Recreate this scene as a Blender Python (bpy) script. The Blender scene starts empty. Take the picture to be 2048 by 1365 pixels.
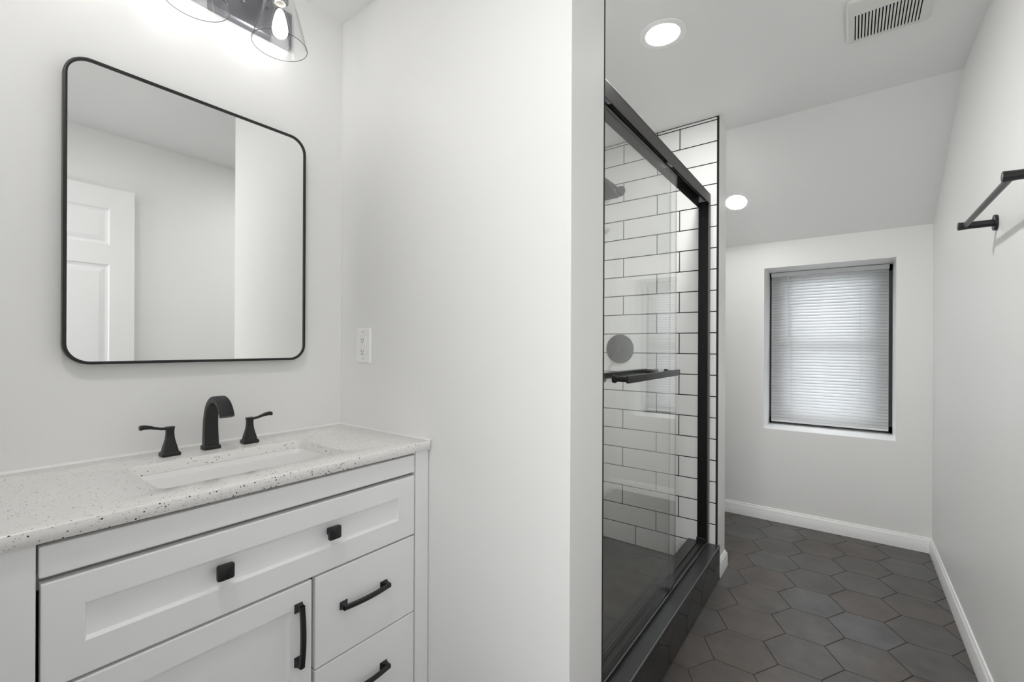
import bpy, bmesh, math, random
from mathutils import Vector, Matrix

random.seed(7)
PI = math.pi
SC = bpy.context.scene
COL = SC.collection

# ---------------------------------------------------------------- key planes (metres)
XA = -1.548          # wall behind the vanity
YB = 0.98            # partition between vanity and shower
XE = -0.5537         # end of that partition
YB2 = 1.163
YT = 2.551           # face of the tiled shower wall
XT = -0.555          # end of the tiled partition
YT2 = 2.722
YF = 3.632           # window wall
XR = 0.393           # right wall
ZC = 2.44            # flat ceiling
YFOLD = 2.756        # where the ceiling starts to slope
ZF = 1.955           # ceiling height at the window wall
ZTOP = 0.921         # countertop

# ---------------------------------------------------------------- camera
FPX, CY, YAW, ROLL, CAMZ = 901.109, 692.0915, 0.643559, 0.00424657, 1.22
f = Vector((-math.sin(YAW), math.cos(YAW), 0)); r0 = Vector((math.cos(YAW), math.sin(YAW), 0)); u0 = Vector((0, 0, 1))
r = r0 * math.cos(ROLL) + u0 * math.sin(ROLL); u = u0 * math.cos(ROLL) - r0 * math.sin(ROLL)
cam = bpy.data.cameras.new('camera')
cam.sensor_width = 36.0; cam.sensor_fit = 'HORIZONTAL'
cam.lens = FPX * 36.0 / 2048
cam.shift_y = (CY - 682.5) / 2048
cam.clip_start = 0.02
camo = bpy.data.objects.new('camera', cam); COL.objects.link(camo)
camo.matrix_world = Matrix(((r.x, u.x, -f.x, 0), (r.y, u.y, -f.y, 0), (r.z, u.z, -f.z, CAMZ), (0, 0, 0, 1)))
SC.camera = camo

# ---------------------------------------------------------------- world, exposure, added fill light behind the camera
SC.view_settings.view_transform = 'Standard'
SC.view_settings.look = 'None'
SC.view_settings.gamma = 1.0
SC.view_settings.exposure = 0.16
SC.view_settings.use_curve_mapping = False
w = bpy.data.worlds.new('sky'); SC.world = w; w.use_nodes = True
bg = w.node_tree.nodes['Background']
bg.inputs[0].default_value = (0.93, 0.96, 1.0, 1); bg.inputs[1].default_value = 5.0
SC.cycles.max_bounces = 14; SC.cycles.diffuse_bounces = 8; SC.cycles.transparent_max_bounces = 24
SC.cycles.glossy_bounces = 8; SC.cycles.caustics_reflective = False; SC.cycles.caustics_refractive = False
SC.cycles.sample_clamp_indirect = 6

def area_light(name, loc, rot, sx, sy, power, colour=(1, 1, 1)):
    l = bpy.data.lights.new(name, 'AREA'); l.shape = 'RECTANGLE'; l.size = sx; l.size_y = sy
    l.energy = power; l.color = colour
    o = bpy.data.objects.new(name, l); COL.objects.link(o); o.location = loc; o.rotation_euler = rot
    return o
# added fill lamp, shining in through the doorway the camera stands in
area_light('fill_light', (-0.05, -1.45, 1.35), (PI / 2, 0, 0), 1.6, 1.9, 30, (0.985, 0.99, 1.0))

P_HALL, P_SLOPE, P_FILL = 290.0, 95.0, 112.0   # emission of the recessed lights, the last one added for fill
P_BULB = 15.0      # emission of the bulb cores

# ---------------------------------------------------------------- materials
def mat(name, col, rough=0.5, metal=0.0, spec=0.5, coat=0.0):
    m = bpy.data.materials.new(name); m.use_nodes = True
    b = m.node_tree.nodes['Principled BSDF']
    b.inputs['Base Color'].default_value = (*col, 1); b.inputs['Roughness'].default_value = rough
    b.inputs['Metallic'].default_value = metal; b.inputs['Specular IOR Level'].default_value = spec
    b.inputs['Coat Weight'].default_value = coat
    return m
def nd(m, t): return m.node_tree.nodes.new(t)
def lk(m, a, b): m.node_tree.links.new(a, b)
def bsdf(m): return m.node_tree.nodes['Principled BSDF']
def bump(m, scale, strength, dist=0.001, detail=3):
    tc = nd(m, 'ShaderNodeTexCoord'); n = nd(m, 'ShaderNodeTexNoise'); b = nd(m, 'ShaderNodeBump')
    n.inputs['Scale'].default_value = scale; n.inputs['Detail'].default_value = detail
    b.inputs['Strength'].default_value = strength; b.inputs['Distance'].default_value = dist
    lk(m, tc.outputs['Object'], n.inputs['Vector']); lk(m, n.outputs['Fac'], b.inputs['Height'])
    lk(m, b.outputs['Normal'], bsdf(m).inputs['Normal'])
    return m
def ramp(m, src, stops):
    c = nd(m, 'ShaderNodeValToRGB'); e = c.color_ramp.elements
    while len(e) < len(stops): e.new(0.5)
    for el, (p, col) in zip(e, stops): el.position = p; el.color = (*col, 1)
    lk(m, src, c.inputs['Fac']); return c.outputs['Color']

M = {}
M['paint'] = bump(mat('wall_paint', (0.862, 0.862, 0.853), 0.42, spec=0.4), 900, 0.12, 0.0006)
M['ceil'] = bump(mat('ceiling_paint', (0.858, 0.86, 0.855), 0.7, spec=0.3), 700, 0.1, 0.0006)
M['trim'] = mat('trim_paint', (0.91, 0.91, 0.905), 0.32)
M['cab'] = mat('cabinet_lacquer', (0.88, 0.885, 0.89), 0.34)
M['cab_in'] = mat('cabinet_inside', (0.30, 0.29, 0.28), 0.7)
M['gap'] = mat('dark_void', (0.01, 0.01, 0.01), 0.9)
M['black'] = mat('matte_black_metal', (0.011, 0.011, 0.0115), 0.38, spec=0.45)
M['jamb'] = mat('deep_black_metal', (0.005, 0.005, 0.005), 0.4, spec=0.25)
M['bronze'] = mat('black_anodised', (0.03, 0.028, 0.027), 0.42, spec=0.6)
M['bronze_hi'] = mat('grey_anodised', (0.12, 0.118, 0.115), 0.35, metal=0.4)
M['bar'] = mat('dark_satin_bar', (0.06, 0.059, 0.057), 0.35, metal=0.3)
M['gun'] = mat('brushed_gunmetal', (0.27, 0.27, 0.29), 0.36, metal=0.9)
M['chrome'] = mat('polished_steel', (0.5, 0.5, 0.5), 0.25, metal=1.0)
M['mirror'] = mat('mirror_silver', (0.9, 0.905, 0.9), 0.0, metal=1.0)
M['tile'] = bump(mat('white_gloss_tile', (0.88, 0.88, 0.872), 0.16, spec=0.5), 14, 0.04, 0.002, 1)
M['grout'] = mat('black_grout', (0.018, 0.017, 0.016), 0.85)
M['sgrout'] = mat('floor_grout', (0.035, 0.033, 0.031), 0.9)
M['porc'] = mat('white_porcelain', (0.86, 0.86, 0.85), 0.12)
M['plate'] = mat('white_plastic', (0.93, 0.93, 0.925), 0.3)
M['slot'] = mat('dark_slot', (0.05, 0.05, 0.05), 0.8)
M['vent'] = mat('vent_plastic', (0.74, 0.74, 0.71), 0.45)
M['caulk'] = mat('white_caulk', (0.88, 0.88, 0.87), 0.4)
M['winframe'] = mat('dark_window_frame', (0.02, 0.02, 0.024), 0.5)
M['wood'] = mat('door_paint', (0.88, 0.88, 0.88), 0.36)
M['ivory'] = mat('ivory_socket', (0.75, 0.73, 0.68), 0.4)

# window blind: white vinyl that lets a little daylight through
m = M['blind'] = mat('blind_vinyl', (0.80, 0.80, 0.80), 0.45)
tr = nd(m, 'ShaderNodeBsdfTranslucent'); tr.inputs[0].default_value = (0.8, 0.82, 0.84, 1)
mx = nd(m, 'ShaderNodeMixShader'); mx.inputs[0].default_value = 0.28
lk(m, bsdf(m).outputs[0], mx.inputs[1]); lk(m, tr.outputs[0], mx.inputs[2])
lk(m, mx.outputs[0], m.node_tree.nodes['Material Output'].inputs[0])

# quartz countertop: pale ground with grey flecks and sparse black chips
m = M['quartz'] = mat('speckled_quartz', (0.75, 0.73, 0.71), 0.2)
tc = nd(m, 'ShaderNodeTexCoord')
def chips(scale, size, keep, seed):
    v = nd(m, 'ShaderNodeTexVoronoi'); v.inputs['Scale'].default_value = scale; v.inputs['Randomness'].default_value = 1.0
    mp = nd(m, 'ShaderNodeMapping'); mp.inputs['Location'].default_value = (seed, seed * 0.7, seed * 1.3)
    nz = nd(m, 'ShaderNodeTexNoise'); nz.inputs['Scale'].default_value = scale * 2.0
    ad = nd(m, 'ShaderNodeVectorMath'); ad.operation = 'MULTIPLY_ADD'
    ad.inputs[1].default_value = (0.5 / scale,) * 3
    lk(m, tc.outputs['Object'], mp.inputs['Vector']); lk(m, mp.outputs[0], nz.inputs['Vector'])
    lk(m, nz.outputs['Color'], ad.inputs[0]); lk(m, mp.outputs[0], ad.inputs[2]); lk(m, ad.outputs[0], v.inputs['Vector'])
    a = nd(m, 'ShaderNodeMath'); a.operation = 'LESS_THAN'; a.inputs[1].default_value = size; lk(m, v.outputs['Distance'], a.inputs[0])
    sp = nd(m, 'ShaderNodeSeparateColor'); lk(m, v.outputs['Color'], sp.inputs[0])
    b = nd(m, 'ShaderNodeMath'); b.operation = 'LESS_THAN'; b.inputs[1].default_value = keep; lk(m, sp.outputs[0], b.inputs[0])
    c = nd(m, 'ShaderNodeMath'); c.operation = 'MULTIPLY'; lk(m, a.outputs[0], c.inputs[0]); lk(m, b.outputs[0], c.inputs[1])
    return c.outputs[0]
prev = None
base = nd(m, 'ShaderNodeRGB'); base.outputs[0].default_value = (0.87, 0.855, 0.835, 1); prev = base.outputs[0]
for (sc_, sz, kp, col, sd) in ((420, 0.34, 0.20, (0.70, 0.69, 0.67), 3.1), (230, 0.34, 0.10, (0.58, 0.56, 0.54), 1.7),
                               (330, 0.34, 0.035, (0.16, 0.15, 0.14), 5.3), (210, 0.34, 0.040, (0.02, 0.018, 0.018), 8.9)):
    mxr = nd(m, 'ShaderNodeMix'); mxr.data_type = 'RGBA'
    lk(m, chips(sc_, sz, kp, sd), mxr.inputs[0]); lk(m, prev, mxr.inputs[6]); mxr.inputs[7].default_value = (*col, 1)
    prev = mxr.outputs[2]
lk(m, prev, bsdf(m).inputs['Base Color'])

# dark hexagon tile, each tile its own shade
def hex_mat(name, cols, rough, noise=1.0):
    m = mat(name, (0.08, 0.075, 0.07), rough, spec=0.45)
    g = nd(m, 'ShaderNodeNewGeometry')
    c1 = ramp(m, g.outputs['Random Per Island'], cols)
    tc = nd(m, 'ShaderNodeTexCoord'); n = nd(m, 'ShaderNodeTexNoise')
    n.inputs['Scale'].default_value = 7; n.inputs['Detail'].default_value = 6; n.inputs['Roughness'].default_value = 0.62
    lk(m, tc.outputs['Object'], n.inputs['Vector'])
    c2 = ramp(m, n.outputs['Fac'], [(0.3, (0.72,) * 3), (0.7, (1.28,) * 3)])
    mu = nd(m, 'ShaderNodeMix'); mu.data_type = 'RGBA'; mu.blend_type = 'MULTIPLY'; mu.inputs[0].default_value = noise
    lk(m, c1, mu.inputs[6]); lk(m, c2, mu.inputs[7]); lk(m, mu.outputs[2], bsdf(m).inputs['Base Color'])
    b = nd(m, 'ShaderNodeBump'); b.inputs['Strength'].default_value = 0.12; b.inputs['Distance'].default_value = 0.002
    lk(m, n.outputs['Fac'], b.inputs['Height']); lk(m, b.outputs['Normal'], bsdf(m).inputs['Normal'])
    return m
M['hex'] = hex_mat('charcoal_hexagon', [(0.0, (0.088, 0.074, 0.064)), (0.35, (0.082, 0.076, 0.070)), (0.7, (0.092, 0.090, 0.091)), (1.0, (0.084, 0.070, 0.060))], 0.37, 1.0)
M['hexcurb'] = hex_mat('black_hexagon', [(0.0, (0.016, 0.016, 0.016)), (1.0, (0.022, 0.022, 0.022))], 0.22, 0.8)
M['slate'] = hex_mat('dark_slate', [(0.0, (0.088, 0.088, 0.085)), (1.0, (0.098, 0.098, 0.094))], 0.45, 1.0)
M['sill'] = mat('honed_black_stone', (0.036, 0.037, 0.038), 0.32)

# clear glass as thin panes: see-through, with Fresnel reflection on both faces
def glass(name, tint, n=1.5):
    m = bpy.data.materials.new(name); m.use_nodes = True; nt = m.node_tree
    nt.nodes.remove(nt.nodes['Principled BSDF'])
    g = nd(m, 'ShaderNodeNewGeometry'); ior = nd(m, 'ShaderNodeMix'); ior.data_type = 'FLOAT'
    ior.inputs[2].default_value = n; ior.inputs[3].default_value = 1 / n
    lk(m, g.outputs['Backfacing'], ior.inputs[0])
    fr = nd(m, 'ShaderNodeFresnel'); lk(m, ior.outputs[0], fr.inputs['IOR'])
    t = nd(m, 'ShaderNodeBsdfTransparent'); t.inputs[0].default_value = (*tint, 1)
    gl = nd(m, 'ShaderNodeBsdfGlossy'); gl.inputs['Roughness'].default_value = 0.0; gl.inputs[0].default_value = (1, 1, 1, 1)
    mx = nd(m, 'ShaderNodeMixShader'); lk(m, fr.outputs[0], mx.inputs[0]); lk(m, t.outputs[0], mx.inputs[1]); lk(m, gl.outputs[0], mx.inputs[2])
    lk(m, mx.outputs[0], nt.nodes['Material Output'].inputs[0])
    return m
M['trimline'] = mat('satin_steel_edge', (0.34, 0.34, 0.34), 0.35, metal=0.6)
M['glass'] = glass('clear_shower_glass', (0.975, 0.98, 0.975), 1.35)
M['shade'] = glass('clear_lamp_glass', (0.985, 0.985, 0.985), 1.22)
M['rim'] = mat('painted_edge_refraction', (0.10, 0.105, 0.11), 0.25)  # dark refraction line of the shade edge, put into the colour
M['edge'] = glass('polished_glass_edge', (0.62, 0.66, 0.63), 1.35)
M['pane'] = glass('window_glass', (0.97, 0.98, 0.98))
def emit(name, col, s):
    m = bpy.data.materials.new(name); m.use_nodes = True; nt = m.node_tree
    nt.nodes.remove(nt.nodes['Principled BSDF'])
    e = nd(m, 'ShaderNodeEmission'); e.inputs[0].default_value = (*col, 1); e.inputs[1].default_value = s
    lk(m, e.outputs[0], nt.nodes['Material Output'].inputs[0]); return m
M['filament'] = emit('glowing_filament', (1, 0.99, 0.975), P_BULB)

# ---------------------------------------------------------------- mesh helpers
def link(name, bm, mats, parent=None, smooth=None):
    bmesh.ops.remove_doubles(bm, verts=bm.verts, dist=1e-6)
    bmesh.ops.recalc_face_normals(bm, faces=bm.faces)
    me = bpy.data.meshes.new(name); bm.to_mesh(me); bm.free()
    for mm in (mats if isinstance(mats, (list, tuple)) else [mats]): me.materials.append(mm)
    if smooth is not None:
        for p in me.polygons: p.use_smooth = True
        me.set_sharp_from_angle(angle=math.radians(smooth))
    o = bpy.data.objects.new(name, me); COL.objects.link(o)
    if parent is not None:
        o.parent = parent
        o.matrix_parent_inverse = Matrix.Identity(4)
    return o
def part(name, bm, mats, parent, smooth=None, label=None):
    """geometry is given in world space; shift it to the parent's origin"""
    base = Vector((0, 0, 0)); q = parent
    while q is not None: base += q.location; q = q.parent
    bmesh.ops.translate(bm, verts=bm.verts, vec=-base)
    o = link(name, bm, mats, parent, smooth)
    if label: o['label'] = label
    return o
def thing(name, label, cat, loc, group=None):
    o = bpy.data.objects.new(name, None); COL.objects.link(o); o.location = loc; o.empty_display_size = 0.05
    o['label'] = label; o['category'] = cat
    if group: o['group'] = group
    return o
def struct(name, bm, mats, smooth=None, label=None, cat=None):
    o = link(name, bm, mats, None, smooth); o['kind'] = 'structure'
    if label: o['label'] = label
    if cat: o['category'] = cat
    return o
def box(bm, x0, x1, y0, y1, z0, z1, bev=0.0, seg=2, mi=0):
    vs = [bm.verts.new((x, y, z)) for x in (x0, x1) for y in (y0, y1) for z in (z0, z1)]
    fs = []
    for q in ((0, 1, 3, 2), (4, 6, 7, 5), (0, 4, 5, 1), (2, 3, 7, 6), (0, 2, 6, 4), (1, 5, 7, 3)):
        fc = bm.faces.new([vs[i] for i in q]); fc.material_index = mi; fs.append(fc)
    if bev > 0:
        es = list({e for fc in fs for e in fc.edges})
        bmesh.ops.bevel(bm, geom=es, offset=bev, segments=seg, profile=0.5, affect='EDGES', clamp_overlap=True)
    return bm
def B(*a, **k): return box(bmesh.new(), *a, **k)
def loft(bm, rings, closed=True, cap=True, mi=0):
    vr = [[bm.verts.new(p) for p in rg] for rg in rings]
    n = len(vr[0])
    for a, b in zip(vr, vr[1:]):
        for i in range(n if closed else n - 1):
            j = (i + 1) % n
            fc = bm.faces.new((a[i], a[j], b[j], b[i])); fc.material_index = mi
    if cap and closed:
        for rg in (vr[0], vr[-1]):
            if len({tuple(v.co) for v in rg}) > 2:
                fc = bm.faces.new(rg); fc.material_index = mi
    return bm
def lathe(bm, prof, centre, axis='z', n=40, closed_prof=False, mi=0):
    c = Vector(centre); rings = []
    for rad, h in prof:
        rg = []
        for i in range(n):
            a = 2 * PI * i / n; x, y = rad * math.cos(a), rad * math.sin(a)
            p = {'z': (x, y, h), 'y': (x, h, y), 'x': (h, x, y)}[axis]
            rg.append(c + Vector(p))
        rings.append(rg)
    if closed_prof: rings.append(rings[0])
    return loft(bm, rings, True, not closed_prof, mi)
def tube(bm, p0, p1, rad, n=20, r1=None, mi=0):
    p0, p1 = Vector(p0), Vector(p1); d = (p1 - p0).normalized()
    a = d.orthogonal().normalized(); b = d.cross(a); rings = []
    for p, rr in ((p0, rad), (p1, rad if r1 is None else r1)):
        rings.append([p + (a * math.cos(2 * PI * i / n) + b * math.sin(2 * PI * i / n)) * rr for i in range(n)])
    return loft(bm, rings, True, True, mi)
def path_tube(bm, pts, rad, n=16):
    pts = [Vector(p) for p in pts]; rings = []; ref = None
    for i, p in enumerate(pts):
        d = (pts[min(i + 1, len(pts) - 1)] - pts[max(i - 1, 0)]).normalized()
        if ref is None: ref = d.orthogonal().normalized()
        a = (ref - d * ref.dot(d)).normalized(); ref = a; b = d.cross(a)
        rings.append([p + (a * math.cos(2 * PI * k / n) + b * math.sin(2 * PI * k / n)) * rad for k in range(n)])
    return loft(bm, rings)
def rrect(cx, cy, hx, hy, rad, n=6):
    out = []
    for sx, sy, a0 in ((1, 1, 0), (-1, 1, 90), (-1, -1, 180), (1, -1, 270)):
        for k in range(n + 1):
            a = math.radians(a0 + 90 * k / n)
            out.append((cx + sx * (hx - rad) + rad * math.cos(a), cy + sy * (hy - rad) + rad * math.sin(a)))
    return out
def clip(poly, x0, x1, y0, y1):
    for ax, v, s in ((0, x0, 1), (0, x1, -1), (1, y0, 1), (1, y1, -1)):
        out = []
        for i, p in enumerate(poly):
            q = poly[(i + 1) % len(poly)]
            ip, iq = s * (p[ax] - v) >= 0, s * (q[ax] - v) >= 0
            if ip: out.append(p)
            if ip != iq:
                t = (v - p[ax]) / (q[ax] - p[ax]); out.append((p[0] + t * (q[0] - p[0]), p[1] + t * (q[1] - p[1])))
        poly = out
        if not poly: return []
    return poly
def area(poly): return abs(sum(a[0] * b[1] - b[0] * a[1] for a, b in zip(poly, poly[1:] + poly[:1]))) / 2
def hex_tiles(bm, centres, s, point_along_u, rect, place, lift=0.002, bev=0.0016, mi=0):
    for cu, cv in centres:
        a0 = 0 if point_along_u else 30
        hx = [(cu + s * math.cos(math.radians(a0 + 60 * k)), cv + s * math.sin(math.radians(a0 + 60 * k))) for k in range(6)]
        hx = clip(hx, *rect)
        if len(hx) < 3 or area(hx) < 2e-4: continue
        mu = sum(p[0] for p in hx) / len(hx); mv = sum(p[1] for p in hx) / len(hx)
        def ring(k, h):
            g = []
            for p in hx:
                d = math.hypot(p[0] - mu, p[1] - mv); t = max(0.2, (d - k) / d) if d > 1e-6 else 1
                g.append(bm.verts.new(place(mu + (p[0] - mu) * t, mv + (p[1] - mv) * t, h)))
            return g
        a, b, c = ring(0, 0), ring(0.0003, lift * 0.55), ring(bev, lift)
        n = len(hx)
        for p, q in ((a, b), (b, c)):
            for i in range(n):
                fc = bm.faces.new((p[i], p[(i + 1) % n], q[(i + 1) % n], q[i])); fc.material_index = mi
        fc = bm.faces.new(c); fc.material_index = mi

# ================================================================ SETTING
# floor: hexagon tiles on dark grout
HS = 0.2355 / math.sqrt(3); g = 0.0028
bm = bmesh.new()
fx0, fx1, fy0, fy1 = XA, XR, -0.12, YF
box(bm, fx0 - 0.1, 1.1, fy0 - 1.6, fy1 + 0.4, -0.08, -0.0018, mi=1)
cs = []
for k in range(-9, 5):
    for q in range(-12, 9):
        cs.append((-0.1475 + 1.5 * HS * k, 2.119 + 0.2355 * q + (0.11775 if k % 2 else 0)))
hex_tiles(bm, cs, HS - g / math.sqrt(3), True, (fx0, fx1, fy0 - 0.8, fy1), lambda a, b, h: (a, b, h - 0.002))
struct('floor', bm, [M['hex'], M['sgrout']], label='dark charcoal hexagon tile floor of the bathroom')

# ceiling: flat, then sloping down to the window wall
bm = bmesh.new()
prof = [(-1.75, ZC), (YFOLD, ZC), (YF + 0.35, ZC - (YF + 0.35 - YFOLD) * (ZC - ZF) / (YF - YFOLD)),
        (YF + 0.35, ZC + 0.1), (-1.75, ZC + 0.1)]
loft(bm, [[Vector((x, y, z)) for y, z in prof] for x in (XA - 0.1, 1.1)])
struct('ceiling', bm, M['ceil'], label='flat white ceiling sloping down over the window')

struct('wall_left', B(XA - 0.1, XA, -0.12, YF + 0.1, 0, ZC), M['paint'], label='pale grey wall behind the vanity and mirror')
struct('wall_right', B(XR, XR + 0.1, -0.12, YF + 0.1, 0, ZC), M['paint'], label='pale grey wall with the towel bar')
struct('wall_partition', B(XA, XE, YB, YB2, 0, ZC, bev=0.0015), M['paint'], label='pale grey partition between vanity and shower')
ws = struct('wall_shower', B(XA, XT, YT + 0.009, YT2, 0, ZC, bev=0.0015), M['paint'], label='partition at the far end of the shower')
# window wall with its deep opening
WX0, WX1, WZ0, WZ1, WD = -0.4885, 0.2265, 0.6415, 1.776, 0.28
bm = bmesh.new()
xs = [XA, WX0, WX1, XR]; zs = [0, WZ0, WZ1, ZF + 0.02]
for i in range(3):
    for k in range(3):
        if i == 1 and k == 1: continue
        box(bm, xs[i], xs[i + 1], YF, YF + WD + 0.06, zs[k], zs[k + 1])
struct('wall_far', bm, M['paint'], label='pale grey window wall under the sloping ceiling')
# wall behind the camera with its doorway
DX0, DX1, DZ = -0.46, 0.352, 2.13
bm = bmesh.new()
box(bm, XA, DX0, -0.12, -0.02, 0, ZC); box(bm, DX1, XR, -0.12, -0.02, 0, ZC); box(bm, DX0, DX1, -0.12, -0.02, DZ, ZC)
struct('wall_back', bm, M['paint'], label='wall with the doorway behind the camera')

# unseen hall walls, added to keep sky light out of the doorway
bm = bmesh.new(); HX0, HX1, HY0 = -1.05, 0.95, -1.6
box(bm, HX0 - 0.1, HX0, HY0 - 0.1, -0.12, 0, ZC); box(bm, HX1, HX1 + 0.1, HY0 - 0.1, -0.12, 0, ZC); box(bm, HX0 - 0.1, HX1 + 0.1, HY0 - 0.1, HY0, 0, ZC)
box(bm, XR, HX1 + 0.1, -0.12, -0.02, 0, ZC)
struct('wall_sky_block', bm, M['paint'], label='unseen hall walls added to keep sky light out of the doorway')

# subway tile cladding
TP, TL, TG = 0.11287, 0.327, 0.0050
Z0T = 2.4224
def cladding(name, parent, place, u0, u1, zlow, joint_a, joint_b, joint_c, gr=TG):
    """u runs along the wall, h is the thickness direction"""
    bm = bmesh.new()
    def slab(ua, ub, za, zb, h0, h1, bev, mi):
        b2 = bmesh.new(); box(b2, ua, ub, h0, h1, za, zb, bev, 1)
        vm = {v: bm.verts.new(place(v.co.x, v.co.y, v.co.z)) for v in b2.verts}
        for fc in b2.faces:
            nf = bm.faces.new([vm[v] for v in fc.verts]); nf.material_index = mi
        b2.free()
    slab(u0, u1, zlow, ZC - 0.001, 0.0, 0.0076, 0, 1)
    row = -1
    while True:
        zt = ZC - 0.002 if row < 0 else Z0T - TP * row
        zb = Z0T - TP * (row + 1)
        if zt <= zlow + 0.01: break
        zb = max(zb, zlow)
        j0 = joint_c if row == 20 else (joint_a if row % 2 == 0 else joint_b)
        us = [u0] + sorted(j0 + TL * k for k in range(-9, 10) if u0 + 0.01 < j0 + TL * k < u1 - 0.01) + [u1]
        for a, b in zip(us, us[1:]):
            slab(a + gr / 2, b - gr / 2, zb + gr / 2, zt - gr / 2, 0.004, 0.009, 0.0011, 0)
        row += 1
    return part(name, bm, [M['tile'], M['grout']], parent)
cladding('subway_tile', ws, lambda a, h, z: (a, YT + 0.009 - h, z), XA + 0.009, XT - 0.008, 0.05, -0.7571, -0.8826, -1.0025)
part('tile_edge_trim', B(XT - 0.0085, XT - 0.0005, YT - 0.001, YT + 0.009, 0.172, ZC - 0.001, bev=0.002), M['grout'], ws, label='black edge strip')
wp = bpy.data.objects['wall_partition']
cladding('subway_tile', wp, lambda a, h, z: (a, YB2 + h, z), XA + 0.009, XE - 0.009, 0.05, -0.7571, -0.8826, -1.0025)
part('tile_edge_trim', B(XE - 0.009, XE - 0.0005, YB2, YB2 + 0.0095, 0.0, ZC - 0.001, bev=0.0015), M['grout'], wp, label='black edge strip')
wl = bpy.data.objects['wall_left']
cladding('subway_tile', wl, lambda a, h, z: (XA + h, a, z), YB2 + 0.009, YT, 0.05, 1.50, 1.62, 1.40)

# baseboards
BP = [(0, 0), (0.014, 0), (0.014, 0.058), (0.012, 0.063), (0.0128, 0.069), (0.009, 0.076), (0.0058, 0.080), (0.0055, 0.086), (0.003, 0.0885), (0, 0.0885)]
def baseboard(name, path, label):
    """path runs with the room on its left"""
    pts = [Vector((*p, 0)) for p in path]; rings = []
    for i, p in enumerate(pts):
        ns = []
        for a, b in ((i - 1, i), (i, i + 1)):
            if a >= 0 and b < len(pts):
                d = (pts[b] - pts[a]).normalized(); ns.append(Vector((-d.y, d.x, 0)))
        n = ns[0] if len(ns) == 1 else (ns[0] + ns[1]) / (1 + ns[0].dot(ns[1]))
        rings.append([p + n * d + Vector((0, 0, z)) for d, z in BP])
    return struct(name, loft(bmesh.new(), rings), M['trim'], 40, label)
baseboard('baseboard_far', [(XR, YF), (XA, YF)], 'white moulded baseboard under the window')
baseboard('baseboard_right', [(XR, -0.02), (XR, YF)], 'white moulded baseboard along the towel bar wall')
baseboard('baseboard_shower', [(XA, YT2), (XT, YT2), (XT, YT + 0.012)], 'white moulded baseboard around the shower wall end')
baseboard('baseboard_partition', [(XE, YB2 - 0.001), (XE, YB), (-1.045, YB)], 'white moulded baseboard around the partition end')

# window: frame, sash, pane
bm = bmesh.new()
YW = YF + WD
for a in ((WX0, WX0 + 0.045, WZ0, WZ1), (WX1 - 0.045, WX1, WZ0, WZ1), (WX0, WX1, WZ0, WZ0 + 0.05), (WX0, WX1, WZ1 - 0.045, WZ1)):
    box(bm, a[0], a[1], YW + 0.005, YW + 0.05, a[2], a[3], bev=0.002)
win = struct('window_1', bm, M['winframe'], label='window with dark frame behind the white blind')
bm = bmesh.new()
zm = (WZ0 + WZ1) / 2 + 0.02
for a in ((WX0 + 0.045, WX1 - 0.045, zm - 0.022, zm + 0.022), (WX0 + 0.045, WX0 + 0.075, WZ0 + 0.05, WZ1 - 0.045), (WX1 - 0.075, WX1 - 0.045, WZ0 + 0.05, WZ1 - 0.045),
          (WX0 + 0.045, WX1 - 0.045, WZ0 + 0.05, WZ0 + 0.085), (WX0 + 0.045, WX1 - 0.045, WZ1 - 0.075, WZ1 - 0.045)):
    box(bm, a[0], a[1], YW + 0.02, YW + 0.045, a[2], a[3], bev=0.002)
part('sash', bm, M['winframe'], win)
part('pane', B(WX0 + 0.07, WX1 - 0.07, YW + 0.031, YW + 0.035, WZ0 + 0.08, WZ1 - 0.07), M['pane'], win)
bm = bmesh.new()
box(bm, WX0 + 0.012, WX1 - 0.012, YW - 0.012, YW + 0.005, WZ0, WZ0 + 0.010, bev=0.001)
part('stop_bead', bm, M['bronze_hi'], win, label='grey bead along the sill')
part('sill', B(WX0 + 0.0005, WX1 - 0.0005, YF + 0.001, YW + 0.004, WZ0 - 0.0, WZ0 + 0.0025), M['trim'], win, label='white window sill')

# open door against the right wall (seen in the mirror)
def panel_door(x0, x1, y0, y1, z0, z1):
    """room face towards -x, raised panels"""
    bm = bmesh.new()
    cols = [(y0 + 0.112, y0 + 0.330), (y1 - 0.330, y1 - 0.112)]
    rows = [(0.20, 0.90), (1.02, 1.673), (1.787, 1.992)]
    ys = sorted([y0, y1] + [v for c in cols for v in c]); zz = sorted([z0, z1] + [v for r_ in rows for v in r_])
    def quad(pts): return bm.faces.new([bm.verts.new(p) for p in pts])
    for ya, yb in zip(ys, ys[1:]):
        for za, zb in zip(zz, zz[1:]):
            if any(abs(ya - c[0]) < 1e-6 for c in cols) and any(abs(za - r_[0]) < 1e-6 for r_ in rows):
                steps = [(0, 0), (0.006, 0.006), (0.018, 0.010), (0.045, 0.002)]
                prev = None
                for ins, dep in steps:
                    rg = [(x0 + dep, ya + ins, za + ins), (x0 + dep, yb - ins, za + ins), (x0 + dep, yb - ins, zb - ins), (x0 + dep, ya + ins, zb - ins)]
                    if prev:
                        for i in range(4): quad((prev[i], prev[(i + 1) % 4], rg[(i + 1) % 4], rg[i]))
                    prev = rg
                quad(prev)
            else:
                quad(((x0, ya, za), (x0, yb, za), (x0, yb, zb), (x0, ya, zb)))
    quad(((x1, y0, z0), (x1, y1, z0), (x1, y1, z1), (x1, y0, z1)))
    for a, b in (((y0, z0), (y1, z0)), ((y1, z0), (y1, z1)), ((y1, z1), (y0, z1)), ((y0, z1), (y0, z0))):
        quad(((x0, *a), (x0, *b), (x1, *b), (x1, *a)))
    return bm
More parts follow.
